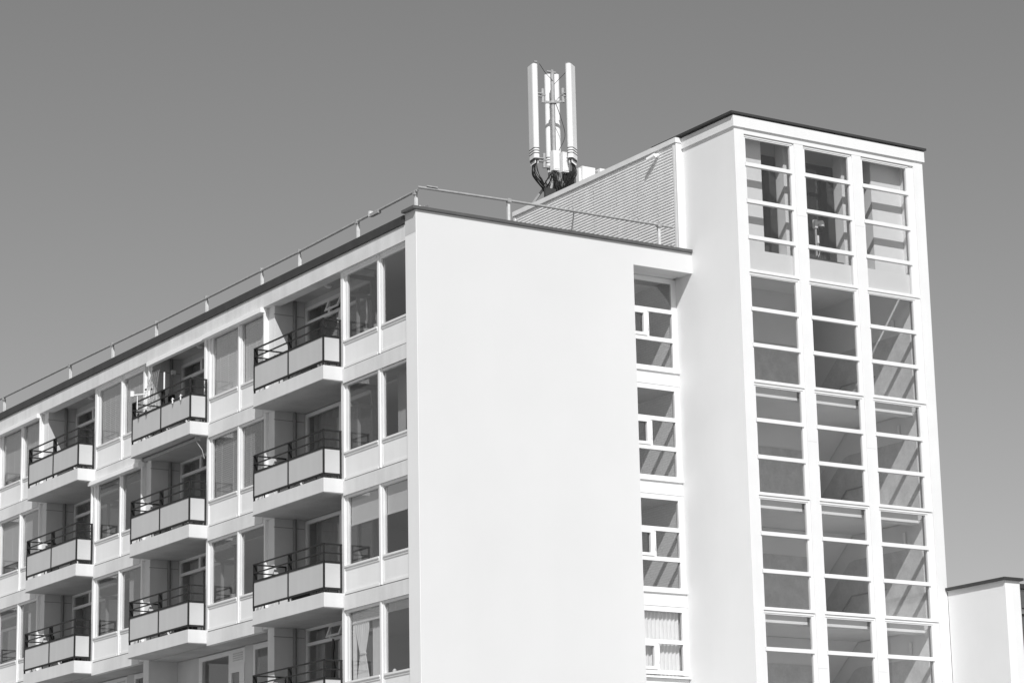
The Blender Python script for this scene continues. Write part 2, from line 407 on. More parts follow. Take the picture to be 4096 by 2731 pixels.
# ---- window strip in the gable
yr = .717
def strip_window(z, rows):
    """frame from WG+.02 to W in the plane yr; rows = 3 or 2 lights tall"""
    f = MB(); xa, xb = WG+.02, W-.004; zb = .45 if rows == 3 else 1.20
    f.box(xa,xa+.10,yr,yr+.08,z+zb,z+2.89).box(7.965,xb,yr,yr+.08,z+zb,z+2.89)
    f.box(xa+.10,7.965,yr,yr+.08,z+2.765,z+2.89)
    f.box(xa+.10,7.965,yr-.015,yr+.08,z+1.965,z+2.07)
    f.box(xa+.10,7.965,yr-.015,yr+.08,z+1.215,z+1.32)
    f.box(7.165,7.245,yr,yr+.08,z+1.32,z+1.965)
    if rows == 3: f.box(xa+.10,7.965,yr-.03,yr+.08,z+.45,z+.56)
    w = P('gable_window', f, 'frame')
    MB().box(xa+.10,7.965,yr+.045,yr+.051,z+zb+.06,z+2.765).build('pane', M['glassd'], w)
    s = MB(); sa, sb = 6.50, 7.163
    s.box(sa,sb,yr-.035,yr+.04,z+1.90,z+1.962).box(sa,sb,yr-.035,yr+.04,z+1.325,z+1.40).box(sb-.10,sb,yr-.035,yr+.04,z+1.40,z+1.90).box(sa,sa+.1,yr-.035,yr+.04,z+1.40,z+1.90)
    s.build('sash', M['frame'], w)
    MB().box(7.19,7.2,yr-.05,yr-.035,z+1.5,z+1.62).build('handle', M['white'], w)
    return w
for f in range(3):
    strip_window(-H*f, 3)
    P('strip_spandrel', MB().box(WG+.01,W-.004,yr-.01,yr+.12,-H*f+.095,-H*f+.445), 'towerw')
    P('strip_sill', MB().box(WG+.01,W-.003,yr-.055,yr+.0,-H*f+.425,-H*f+.455), 'frame')
strip_window(-3*H, 2)
P('strip_sill', MB().box(WG+.01,W-.003,yr-.08,yr+.1,-3*H+1.12,-3*H+1.17), 'frame')
P('strip_wall', MB().box(WG+.01,W-.004,yr-.0,yr+.2,GR,-3*H+1.115), 'towerw')
# room behind the strip
P('brick_wall', MB().box(W-.09,W-.006,yr+.085,5.0,GR,2.98), 'brick')
P('strip_room_wall', MB().box(6.205,6.30,.51,5.0,GR,2.98), 'interior')
P('strip_room_back', MB().box(6.30,W-.09,4.9,5.0,GR,2.98), 'interior')
for f in range(4): P('strip_floor', MB().box(6.30,W-.09,yr+.125,4.9,-H*f-.02,-H*f+.24), 'floor')
P('strip_ceiling', MB().box(6.30,W-.09,.51,4.9,2.9,2.98), 'ceiling')

# ================================================================ stair tower
tow = thing('stair_tower', 'tall white stair tower glazed in three columns of panes beside the gable', 'tower', (W, TF, GR))
def T(name, mb, m, parent=tow): return mb.build(name, M[m], parent)
T('side_wall', MB().box(W,W+.2,TF+.018,1.4,GR,6.56), 'tower')
T('corner_pillar', MB().box(W,W+.306,TF,TF+.018,GR,6.56).box(W+.2,W+.306,TF+.018,TF+.30,GR,6.56), 'towerw')
T('corner_pillar', MB().box(14.01,XE,TF,TF+.30,GR,6.56), 'towerw')
T('far_wall', MB().box(14.10,XE,TF+.30,8.0,GR,6.56), 'tower')
T('rear_wall', MB().box(W+.2,14.10,7.9,8.0,GR,6.56), 'tower')
T('lintel', MB().box(W+.306,14.01,TF+.005,TF+.30,6.10,6.56), 'towerw')
fa = MB().box(W-.045,XE+.045,TF-.045,TF,6.245,6.525).box(W-.045,W,TF,.295,6.245,6.525).box(XE,XE+.045,TF,.3,6.245,6.525)
T('fascia', fa, 'towerw')
T('coping', MB().box(W-.125,XE+.10,TF-.085,1.4,6.565,6.622), 'coping')
MUL = [(10.035,10.330),(11.935,12.232)]
for a, b in MUL: T('mullion', MB().box(a,b,TF+.01,TF+.15,-11.0,6.10), 'towerw')
for a, b in MUL:
    for z in (4.2, -1.6, -7.2): T('mullion_joint', MB().box(a+.001,b-.001,TF+.0085,TF+.0105,z,z+.008), 'wall')
cols = [(W+.306,10.035),(10.330,11.935),(12.232,14.01)]
def tower_window(xa, xb, z0, z1, bars):
    f = MB(); y0, y1 = TF+.05, TF+.118
    if xb > 14: xb_g = xb-.12
    else: xb_g = xb
    f.box(xa,xa+.075,y0,y1,z0,z1).box(xb_g-.11,xb,y0,y1,z0,z1)
    f.box(xa+.075,xb_g-.11,y0,y1,z1-.085,z1).box(xa+.075,xb_g-.11,y0,y1,z0,z0+.08)
    f.box(xa,xb,y0-.025,y0,z0+.0,z0+.03)                                   # drip under the sill
    f.box(xa+.02,xb_g-.04,y0-.015,y0,z1-.055,z1-.02)
    for b in bars: f.box(xa+.04,xb_g-.075,y0-.03,y1,b-.048,b+.048)
    w = T('stair_window', f, 'frame')
    MB().box(xa+.075,xb_g-.11,TF+.085,TF+.091,z0+.08,z1-.085).build('pane', M['glassd'], w)
    return w
for xa, xb in cols:
    tower_window(xa, xb, 2.535, 6.10, (3.44, 4.375, 5.33))
    for s in range(5):
        z1 = 2.525-H*s; z0 = z1-H+.01
        tower_window(xa, xb, z0, z1, (z1-.925, z1-1.84))
T('lower_panel', MB().box(W+.306,14.01,TF+.03,TF+.3,GR,-11.5), 'towerw')
# top room: white inner wall with dark openings, sill board
yi = -1.535
def pier_wall():
    m = MB()
    xs = [W+.2,9.27,9.99,10.62,11.89,12.33,12.88,14.10]
    for a, b in zip(xs[0::2], xs[1::2]): m.box(a,b,yi,yi+.33,3.17,6.5)
    return m
T('inner_wall', pier_wall(), 'towerw')
T('opening_glass', MB().box(W+.2,14.1,yi+.30,yi+.306,3.17,6.4), 'glassd')
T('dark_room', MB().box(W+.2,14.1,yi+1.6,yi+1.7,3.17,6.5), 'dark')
T('sill_board', MB().box(W+.31,14.0,-1.812,-1.79,2.60,3.155), 'white')
T('top_floor', MB().box(W+.2,13.88,-1.535,7.9,3.10,3.168), 'stairwall')
T('well_wall', MB().box(13.88,14.10,TF+.3,4.0,2.371,6.44), 'stairwall')
T('shaft_top', MB().box(W+.2,12.55,1.05,1.25,2.371,3.099), 'stairwall')
T('top_ceiling', MB().box(W+.2,14.1,TF+.3,7.9,6.44,6.5), 'stairwall')
# stair levels
for s in range(5):
    z = -H*s
    T('landing', MB().box(W+.2,13.87,-1.50,1.05,z-.42,z-.18), 'stairwall')
    T('landing_edge', MB().box(W+.2,13.87,-1.515,-1.30,z-.43,z-.12), 'landing')  # shade on the upper beam face put in as a dark band
    T('landing_lit_strip', MB().box(W+.2,13.865,-1.53,-1.30,z-.53,z-.431), 'stairbeam')  # bright strip standing in for sunlight along the foot of the beam
    T('shaft_wall', MB().box(W+.2,12.55,1.05,1.25,z-.42,z+2.37), 'stairwall')
    T('shaft_dado', MB().box(W+.2,12.54,1.035,1.049,z-.18,z+1.69), 'dado')
    T('stair_wall', MB().box(13.88,14.10,TF+.3,7.9,z-.42,z+2.37), 'stairwall')
    d = MB().prism([(-1.62,z-.18),(1.05,z-.18),(4.2,z-2.9),(4.2,z-.85),(1.25,z+1.68),(1.05,z+1.72),(-1.62,z+1.70)], 0, 13.868, 13.879)
    T('stair_dado', d, 'dado')
    fl = MB().prism([(1.05,z-.42),(1.05,z-.18),(2.75,z-1.58),(3.9,z-1.58),(3.9,z-1.78),(2.68,z-1.78)], 0, 12.57, 13.86)
    T('stair_flight', fl, 'stairwall')
    T('handrail', MB().tube([(13.81,-.2,z+.78),(13.81,1.15,z+.78),(13.81,3.0,z-.8)], .022, 8), 'grey')
    T('wall_lamp', MB().tube([(13.82,-1.0,z+1.80),(13.82,-1.0,z+2.13)], .05, 12), 'white')
T('stair_end_wall', MB().box(12.56,13.87,3.9,4.0,GR,3.099), 'stairwall')
T('stair_side_wall', MB().box(12.45,12.56,1.25,3.9,GR,3.099), 'stairwall')

# ================================================================ plant room clad in corrugated sheet
XC = 7.92
pl = thing('plant_room', 'roof plant room clad in white horizontal corrugated sheet behind the gable parapet', 'plant room', (XC, 7.9, 3.40))
m = MB(); pitch = .0765; z = 3.41; prof = []
while z < 6.40:
    for dz, dx in ((0, 0), (.010, .004), (.026, .024), (.036, .027), (.064, .006)): prof.append((XC+.03-dx, z+dz))
    z += pitch
n = len(prof); pts = [(x, .375, zz) for x, zz in prof]+[(x, 7.85, zz) for x, zz in prof]
m.poly(pts, [(i, i+1, n+i+1, n+i) for i in range(n-1)])
pl_cl = m.build('cladding', M['corr'], pl)
MB().box(XC+.031,14.0,.30,7.88,3.41,6.40).build('core', M['cabinet'], pl)
MB().box(XC,W+.01,.224,.30,3.43,6.40).box(XC-.004,XC+.03,.30,.375,3.43,6.40).build('corner_trim', M['alu'], pl)
MB().box(XC-.004,XC+.03,7.85,7.93,3.43,6.40).build('end_trim', M['alu'], pl)
MB().box(XC-.03,14.0,.20,7.95,6.405,6.535).build('parapet_cap', M['alu'], pl)
for y in (1.08, 1.98, 2.92, 3.98, 4.98, 6.2):
    mm = MB()
    for q in range(0, 38, 2): mm.box(XC-.003,XC+.004,y-.008,y+.008,3.455+q*pitch,3.475+q*pitch)
    mm.build('screw_row', M['galv'], pl)

# ================================================================ side wing right of the tower
wing = thing('side_wing', 'lower white wing standing forward of the stair tower at the right edge', 'building', (XE, -4.04, GR))
def S(name, mb, m): return mb.build(name, M[m], wing)
S('wing_wall', MB().box(XE+.004,XE+.25,-4.037,-1.96,GR,-5.06), 'tower')
S('front_pier', MB().box(XE+.25,14.82,-4.037,-3.4,GR,-5.06), 'towerw')
S('wing_coping', MB().box(XE-.075,14.90,-4.11,-1.955,-5.055,-4.99), 'coping')
S('back_block', MB().box(14.82,24,-3.2,2,GR,-5.10), 'wall')
S('block_coping', MB().box(14.82,24,-3.32,2,-5.095,-4.98), 'coping')
S('wing_window', MB().box(14.83,24,-3.235,-3.2,-5.72,-5.55).box(14.83,14.93,-3.235,-3.2,-9,-5.72), 'frame')
S('wing_pane', MB().box(14.93,24,-3.22,-3.205,-9,-5.72), 'dark')
S('wing_roof', MB().box(XE+.25,24,-3.4,8,-5.6,-5.2), 'roof')

# ================================================================ guard rail on the roof
gr = thing('guard_rail', 'low galvanised guard rail running along the flat roof edge of the flats', 'railing', (.25, .25, 3.40))
XR = .25; RZ = 3.99
r = MB(); r.tube([(XR,.33,4.02),(XR,6.3,RZ-.03),(XR,14.9,RZ-.04),(XR,21,RZ+.01),(XR,YEND,RZ+.06)], .034, 8)
r.build('rail', M['galv'], gr)
MB().tube([(.22,.25,4.075),(2.8,.25,4.112),(7.32,.25,4.125),(7.74,.25,4.12)], .034, 8).build('rail', M['galv'], gr)
def post(x, y, zt, side):
    p = MB()
    if side: p.box(x-.012,x+.075,y-.006,y+.006,3.40,zt-.02).box(x-.004,x+.004,y-.035,y+.035,3.40,zt-.02)
    else: p.box(x-.006,x+.006,y-.012,y+.09,3.40,zt-.02).box(x-.035,x+.035,y-.004,y+.004,3.40,zt-.02)
    o = p.build('post', M['postm'], gr)
    c = MB()
    if side: c.box(x-.045,x+.045,y-.05,y+.05,zt-.05,zt+.045)
    else: c.box(x-.05,x+.05,y-.045,y+.045,zt-.05,zt+.045)
    c.build('clamp', M['galv'], o)
    MB().box(x-.10,x+.10,y-.10,y+.10,3.401,3.42).build('foot_plate', M['galv'], o)
for y in (.44, 3.26, 6.32, 8.42, 11.7, 14.92, 17.9, 21.0, 26.24): post(XR, y, RZ-.01, True)
MB().box(XR-.05,XR+.05,2.15,2.55,RZ-.06,RZ+.01).build('rail_sleeve', M['galv'], gr)
MB().box(XR-.05,XR+.05,2.55,2.62,RZ-.05,RZ+.09).build('rail_joint', M['postm'], gr)
for x in (2.80, 7.32): post(x, .25, 4.115, False)
MB().bar((4.72,.25,4.08),(4.84,.62,3.42),.05,.012,(1,0,0)).build('brace', M['galv'], gr)
MB().box(4.62,4.9,.3,.45,3.405,3.55).build('brace_foot', M['galv'], gr)
MB().box(.45,.75,.20,.31,4.115,4.145).build('end_plate', M['galv'], gr)
for i, (x, y) in enumerate(((.52,.72),(.66,.62))):
    tag(MB().box(x,x+.10,y,y+.06,3.40,3.78).tube([(x+.05,y+.03,3.78),(x+.05,y+.03,3.80)],.02,6).build('roof_stub', M['cabinet']), ('short white stub behind the roof corner, nearer the rail post','second short white stub behind the roof corner, farther from the post')[i], 'stub', 'stubs behind the roof corner')

# ================================================================ mobile phone antenna
AX, AY = 8.9, 7.267
an = thing('antenna_mast', 'rooftop phone mast with three tall white panel antennas above the corrugated plant room', 'antenna', (AX, AY, 6.535))
def A(name, mb, m, parent=an): return mb.build(name, M[m], parent)
A('pole', MB().tube([(AX,AY,6.54),(AX,AY,10.62)], .060, 16).box(AX-.035,AX+.035,AY-.01,AY+.01,10.62,10.72), 'galv')
def rbox(cx, cy, az, w, d, z0, z1, r=.05):
    """vertical rounded box, wide face normal at azimuth az"""
    n = Vector((math.cos(az), math.sin(az))); t = Vector((-n.y, n.x)); pts = []
    for sx, sy, a0 in ((1,1,0),(-1,1,90),(-1,-1,180),(1,-1,270)):
        for k in range(4):
            a = math.radians(a0+30*k)
            u = sx*(w/2-r)+r*math.cos(a); v = sy*(d/2-r)+r*math.sin(a)
            p = Vector((cx,cy))+t*u+n*v; pts.append((p.x, p.y))
    return MB().prism(pts, 2, z0, z1)
def curve_pts(pts, n=14):
    """Catmull-Rom through the points"""
    P_ = [Vector(p) for p in pts]; P_ = [P_[0]*2-P_[1]]+P_+[P_[-1]*2-P_[-2]]; out = []
    for i in range(1, len(P_)-2):
        a, b, c, d = P_[i-1:i+3]
        for k in range(n):
            t = k/n; out.append(.5*((2*b)+(c-a)*t+(2*a-5*b+4*c-d)*t*t+(3*b-a-3*c+d)*t**3))
    out.append(P_[-2]); return out
for j, (azd, rad) in enumerate(((170, .61), (-55, .55), (58, .58))):
    az = math.radians(azd); nx, ny = math.cos(az), math.sin(az); tx, ty = -ny, nx
    cx, cy = AX+nx*rad, AY+ny*rad
    zb, zt = 7.98, 10.76
    p = A('panel_antenna', rbox(cx, cy, az, .425, .175, zb, zt, .07), 'ant')
    rbox(cx, cy, az, .36, .12, zt, zt+.035, .04).build('end_cap', M['grey'], p)
    rbox(cx, cy, az, .39, .14, zb-.05, zb, .04).build('end_cap', M['antb'], p)
    for q in range(3): rbox(cx, cy, az, .431, .181, zb+.13+q*.075, zb+.155+q*.075, .072).build('dark_band', M['antb'], p)
    MB().bar((cx-nx*.05-tx*.12, cy-ny*.05-ty*.12, zt+.05), (cx-nx*.05+tx*.13, cy-ny*.05+ty*.13, zt+.10), .09, .04).build('lifting_lug', M['grey'], p)
    cn = MB()
    for i in range(8):
        for w_ in (-.04, .04):
            u = -.16+.32*i/7; cn.tube([(cx+tx*u+nx*w_, cy+ty*u+ny*w_, zb-.14), (cx+tx*u+nx*w_, cy+ty*u+ny*w_, zb-.05)], .011, 6)
    cn.build('connectors', M['white'], p)
    for zc in (9.9, 7.98):
        b = MB(); bx, by = AX+nx*.31, AY+ny*.31
        b.tube([(bx,by,zc-.21),(bx,by,zc+.21)], .052, 10)
        b.bar((AX+nx*.05,AY+ny*.05,zc-.17),(bx,by,zc-.17), .05, .06)
        for zz in (zc-.03, zc+.06): b.bar((bx,by,zz),(cx-nx*.1,cy-ny*.1,zz), .10, .025)
        b.box(bx-.06,bx+.06,by-.06,by+.06,zc-.0,zc+.03)
        A('bracket', b, 'galv')
    ends = []
    for i in range(12):
        u = -.16+.32*i/11
        s0 = (cx+tx*u, cy+ty*u, zb-.12); rr = random.uniform(-.07,.07)
        mid = (cx+tx*u*1.1+nx*random.uniform(-.04,.10), cy+ty*u*1.1, zb-.40+rr)
        m2 = (AX+nx*(.34+2*rr)+tx*u*.8, AY+ny*.34+ty*u*.8, zb-.78+2*rr)
        m3 = (AX+nx*.20+tx*u*.35, AY+ny*.2+ty*u*.35, zb-1.15)
        e = (AX+nx*.12+tx*u*.3, AY+ny*.12+ty*u*.3, 6.55)
        A('cable', MB().tube(curve_pts([s0, mid, m2, m3, e], 7), .0105, 6), 'cable')
A('clamp_ring', MB().tube([(AX,AY,9.70),(AX,AY,9.78)], .10, 14).tube([(AX,AY,7.78),(AX,AY,7.86)], .10, 14), 'galv')
for i, (dx, w) in enumerate(((-.155,.20),(.16,.20))):
    u = A('radio_unit', MB().box(AX+dx-w/2,AX+dx+w/2,AY-.34,AY-.16,7.62,8.20), 'cabinet')
    MB().box(AX+dx-w/2+.02,AX+dx+w/2-.02,AY-.352,AY-.34,7.66,7.86).build('cover', M['white'], u)
    for k in range(4):
        x = AX+dx-.07+.045*k
        A('cable', MB().tube(curve_pts([(x,AY-.25,7.62),(x+random.uniform(-.02,.02),AY-.26,7.40),(x+random.uniform(-.1,.1),AY-.2,7.05),(x+random.uniform(-.15,.15),AY-.15,6.55)],6), .013, 6), 'cable')
A('cable', MB().tube(curve_pts([(AX+.02,AY-.08,9.75),(AX+.22,AY-.1,9.2),(AX+.30,AY-.12,8.75),(AX+.1,AY-.1,8.3)],10), .009, 6), 'cable')
for sx in (-1, 1): A('cable', MB().tube([(AX,AY-.05,10.3-.05*sx),(AX+sx*.28,AY-.07,10.55),(AX+sx*.5,AY-.1,10.78)], .008, 5), 'cable')
bs = MB()
for sx, sy in ((-1,-1),(1,-1),(1,1),(-1,1)): bs.bar((AX+sx*.08,AY+sy*.08,7.5),(AX+sx*.62,AY+sy*.55,6.55), .06, .06)
bs.box(AX-.66,AX+.66,AY-.6,AY-.52,6.54,6.64).box(AX-.66,AX+.66,AY+.52,AY+.6,6.54,6.64).box(AX-.7,AX-.62,AY-.52,AY+.52,6.54,6.64).box(AX+.62,AX+.7,AY-.52,AY+.52,6.54,6.64)
A('base_frame', bs, 'grey')
for a_ in ((AX-.66,AX-.3,AY-.5,AY-.42,6.64,7.0),(AX-.1,AX+.42,AY-.1,AY-.02,6.66,7.25),(AX+.40,AX+.76,AY+.15,AY+.19,6.64,7.85)): A('backing_plate', MB().box(*a_), 'antb')
bun = MB()
for i in range(26):
    a = random.uniform(0, 6.28); rr = random.uniform(.1,.5); z0 = random.uniform(6.8,7.45)
    bun.tube(curve_pts([(AX+rr*math.cos(a),AY+rr*math.sin(a)-.1,z0),(AX+rr*.9*math.cos(a+.8),AY+rr*math.sin(a+.8)-.1,z0-.18),(AX+rr*math.cos(a+1.7),AY+rr*math.sin(a+1.7)-.1,z0+.05),(AX+rr*.6*math.cos(a+2.6),AY+rr*.6*math.sin(a+2.6)-.1,6.6)],6), .016, 6)
A('cable_bundle', bun, 'cable')

c = thing('equipment_cabinet', 'tall white equipment cabinet right of the phone mast, nearest to it', 'cabinet', (10.0, 7.5, 6.535), 'cabinets beside the mast')
MB().box(9.82,10.26,7.22,7.8,6.55,7.99).build('body', M['cabinet'], c)
MB().box(9.71,9.80,7.25,7.7,6.55,7.92).build('side_unit', M['cabinet'], c)
MB().tube([(9.95,7.4,7.99),(9.95,7.4,8.05)], .03, 8).build('knob', M['white'], c)
for i in range(3): MB().box(9.817,9.82,7.3,7.72,6.9+i*.3,6.92+i*.3).build('seam', M['grey'], c)
c = thing('cooling_unit', 'small white fan unit beyond the tall cabinet on the plant room roof', 'fan unit', (10.5, 7.5, 6.535))
MB().box(10.33,10.40,7.28,7.5,6.55,7.93).build('bracket', M['grey'], c)
MB().box(10.44,10.78,7.24,7.8,6.55,8.02).build('body', M['cabinet'], c)
MB().tube([(10.435,7.4,7.85),(10.33,7.4,7.85)], .08, 12).build('fan_guard', M['grey'], c)
c = thing('roof_duct', 'low white duct farther right along the plant room roof', 'duct', (11.1, 7.5, 6.535))
MB().box(10.9,11.5,7.5,8.0,6.55,8.05).build('body', M['cabinet'], c)

# ================================================================ cameras
c = thing('wall_camera', 'small white bullet camera fixed on the corrugated plant room wall', 'camera', (XC, 1.1, 6.2))
MB().tube([(XC,1.02,6.27),(XC-.05,1.02,6.27)], .06, 12).build('mount', M['white'], c)
MB().tube([(XC-.04,1.02,6.27),(XC-.12,1.05,6.25)], .025, 8).build('arm', M['white'], c)
MB().tube([(XC-.08,1.02,6.27),(XC-.17,1.24,6.19)], .062, 14).build('housing', M['white'], c)
MB().tube([(XC-.17,1.24,6.19),(XC-.173,1.247,6.187)], .048, 14).build('lens', M['antb'], c)
c = thing('dome_camera', 'white camera on a short pole behind the middle top tower window', 'camera', (11.0, -1.66, 3.2))
px, py = 10.86, TF+.30
MB().tube([(px,py,3.20),(px,py,4.15)], .030, 10).build('pole', M['galv'], c)
MB().box(px-.05,px+.03,py-.05,py+.05,4.05,4.27).build('bracket', M['white'], c)
MB().tube([(px,py,4.2),(px+.14,py-.02,4.22)], .045, 10).build('arm', M['white'], c)
MB().tube([(px+.17,py-.02,4.26),(px+.17,py-.02,4.20),(px+.17,py-.02,4.11)], [.06,.085,.085], 14).build('housing', M['white'], c)
MB().sphere((px+.17,py-.02,4.09), .07, 14, 8).build('dome', M['antb'], c)
MB().box(px+.02,px+.075,py-.03,py+.03,3.66,3.86).build('junction_box', M['white'], c)
MB().tube(curve_pts([(px+.05,py,3.66),(px+.10,py,3.45),(px+.02,py,3.25)],8), .007, 6).build('cable', M['white'], c)
MB().box(px-.26,px+.85,py-.04,py+.02,3.2,3.235).build('base_bar', M['galv'], c)

# ================================================================ sun screens
def screen(y0, y1, label, full=False, d=.06, z=0):
    s = thing('sun_screen', label, 'sun screen', (X0, y0, z+2.7), 'white sun screens on the facade')
    MB().prism([(-.015-d,z+2.665),(.098,z+2.665),(.098,z+2.793),(-.015-d+.02,z+2.793),(-.015-d,z+2.78)], 1, y0, y1).build('box', M['screenw'], s)
    z0 = 1.0 if not full else .36
    for y in (y0+.005, y1-.045): MB().box(.030,.087,y,y+.04,z+z0,z+2.664).build('guide', M['alu'], s)
    return s
screen(.395+PER, 3.86+PER, 'white screen box over the second top floor bay window from the gable')
screen(.395+2*PER, 3.89+2*PER, 'white screen box and guides on the second row window, third bay from the gable', True, .06, -H)
screen(.395+3*PER, 3.86+3*PER, 'white screen box over the top floor bay window at the left picture edge')
screen(3.86+PER, 7.47+PER, 'slim white screen box and guides framing the second top balcony from the gable', True, .02)

# ================================================================ blinds, curtains, room contents
FL = ['top row', 'second row', 'third row', 'fourth row']
BAY = ['bay beside the gable', 'second bay from gable', 'third bay from gable', 'leftmost bay']
def pane_span(k, side):
    y = k*PER; a = .585 if k == 0 else y+.515
    return (a, y+1.86) if side == 'right' else (y+2.07, y+3.60)
def sheet(y0, y1, z0, z1, x, m, name, label, cat, rib=.0, n=60, horizontal=False, cords=0, group=None):
    b = MB(); pts = []; fs = []
    if horizontal:
        for i in range(n+1):
            zz = z0+(z1-z0)*i/n; xx = x+(rib if i % 2 else 0); pts += [(xx,y0,zz),(xx,y1,zz)]
        fs = [(2*i,2*i+1,2*i+3,2*i+2) for i in range(n)]
        q = len(pts); pts += [(p[0]+.004,p[1],p[2]) for p in pts]; fs += [tuple(q+v for v in f[::-1]) for f in fs]
    else:
        for i in range(n+1):
            yy = y0+(y1-y0)*i/n; xx = x+rib*math.sin(i*2*math.pi/6); pts += [(xx,yy,z0),(xx,yy,z1)]
        fs = [(2*i,2*i+1,2*i+3,2*i+2) for i in range(n)]
        q = len(pts); pts += [(p[0]+.004,p[1],p[2]) for p in pts]; fs += [tuple(q+v for v in f[::-1]) for f in fs]
    b.poly(pts, fs); o = tag(b.build(name, M[m]), label, cat, group)
    for i in range(cords):
        yy = y0+(y1-y0)*(i+.6)/(cords+.2)
        MB().box(x-.012,x-.008,yy-.004,yy+.004,z0,z1).build('cord', M['white'], o)
    if name == 'blind': MB().box(x-.012,x+.016,y0,y1,z0-.03,z0).build('bottom_rail', M[m], o)
    return o
def blind(k, f, side, m='blind', z0=1.06, z1=2.68, kind='closed pale', cords=3, slats=True):
    a, b = pane_span(k, side); z = -H*f
    sheet(a+.01, b-.01, z+z0, z+z1, .235, m, 'blind', f'{kind} blind, {side} pane, {FL[f]} of windows, {BAY[k]}', 'blind', .008 if slats else 0, int((z1-z0)/.028), True, cords, 'blinds in the bay windows')
def curtain(k, f, side, y0, y1, m='curtain', z0=1.03, z1=2.7, kind='white', x=.27, folds=10):
    z = -H*f
    sheet(k*PER+y0, k*PER+y1, z+z0, z+z1, x, m, 'curtain', f'{kind} curtain, {side} pane, {FL[f]} of windows, {BAY[k]}', 'curtain', .022, 6*folds, False, 0, 'curtains in the bay windows')
for side in ('right', 'left'):
    blind(1, 0, side, 'blindw', kind='closed white slatted')
    blind(2, 0, side, 'blind', kind='closed pale pleated', cords=4)
    blind(3, 0, side, 'blind', z0=1.25 if side == 'left' else 1.06, kind='lowered pale pleated', cords=3)
    blind(1, 1, side, 'blindm', kind='closed grey pleated', cords=2)
    blind(0, 2, side, 'blindw', z0=2.02, kind='half lowered white roller', cords=0, slats=False)
blind(3, 1, 'right', 'blind', kind='closed light grey', cords=1, slats=False)
blind(3, 1, 'left', 'blind', z0=1.35, kind='almost closed light grey', cords=1, slats=False)
blind(0, 3, 'left', 'blindw', z0=2.42, kind='raised white slatted', cords=2)
blind(0, 3, 'right', 'blind', z0=2.5, kind='gathered pale slatted', cords=2)
blind(1, 2, 'left', 'blindm', z0=2.5, kind='raised grey', cords=0)
curtain(0, 1, 'right', 1.35, 1.95, 'blindm', kind='narrow grey pleated', x=.62)
curtain(0, 3, 'left', 3.42, 3.56, 'curtain', kind='white bunched', x=.25, folds=4)
curtain(0, 3, 'left', 2.09, 2.75, 'blind', kind='straight grey pleated', x=.33)
curtain(2, 2, 'right', .5, 1.6, 'curtaing', kind='grey pleated')
curtain(3, 2, 'right', .5, 1.5, 'blindm', kind='mid grey pleated')
# tied back curtain
b = MB(); pts = []; fs = []; nz, ny = 24, 30; zf = -3*H
for i in range(nz+1):
    t = i/nz; z = zf+1.03+1.45*t
    w = .17+.10*abs(t-.42)/.42 if t < .42 else .13+.20*min(1, (t-.42)/.4)
    if t < .42: w = .13+.17*(1-t/.42)
    yc = 3.08+.05*(t-.42)
    for j in range(ny+1):
        u = -1+2*j/ny; pts.append((.24+.018*math.sin(j*2*math.pi/4.3), yc+u*w, z))
for i in range(nz):
    for j in range(ny): fs.append((i*(ny+1)+j, i*(ny+1)+j+1, (i+1)*(ny+1)+j+1, (i+1)*(ny+1)+j))
o = tag(b.poly(pts, fs, True).build('tied_curtain', M['curtain']), 'white curtain tied at the waist in the lowest window beside the gable', 'curtain')
MB().box(.215,.265,2.95,3.21,zf+1.62,zf+1.66).build('tie_band', M['curtain'], o)
# curtain in the lowest gable strip window
sheet_pts = MB(); pts = []; fs = []
for i in range(91):
    x = WG+.14+(7.95-WG-.14)*i/90; y = yr+.17+.025*math.sin(i*2*math.pi/7)
    pts += [(x,y,-3*H+1.2),(x,y,-3*H+2.78)]
fs = [(2*i,2*i+1,2*i+3,2*i+2) for i in range(90)]
tag(sheet_pts.poly(pts, fs).build('curtain', M['curtain']), 'white pleated curtain filling the lowest window of the narrow gable strip', 'curtain')
# loggia curtains and blinds
for k, f, y0, y1, m_, lab in ((0,1,5.0,7.3,'blindm','grey curtain behind the rear window of the second balcony down beside the gable'),(0,2,4.9,7.2,'blindm','grey blind behind the rear window of the third balcony down beside the gable'),
                             (1,2,6.3,7.1,'blind','pale curtain behind the second balcony from the gable, third floor down'),
                             (2,1,6.0,7.1,'blindm','grey curtain behind the third balcony from the gable, second floor down'),
                             (2,2,6.2,7.0,'curtaing','dark grey curtain behind the third balcony from the gable, third floor down'),
                             (0,3,6.75,7.2,'blind','pale curtain behind the lowest balcony beside the gable'),
                             (1,1,6.5,7.15,'blindm','mid grey curtain behind the second balcony from the gable, second floor down'),
                             (1,0,6.4,7.0,'blindm','mid grey curtain behind the screened top balcony')):
    sheet(k*PER+y0, k*PER+y1, -H*f+.45, -H*f+2.7, 1.22, m_, 'curtain', lab, 'curtain', .025, 60)
tag(MB().box(1.2,1.22,5.0,6.6,.45,2.62).build('slat_screen', M['dark']), 'dark slatted screen behind the top balcony window beside the gable', 'screen')

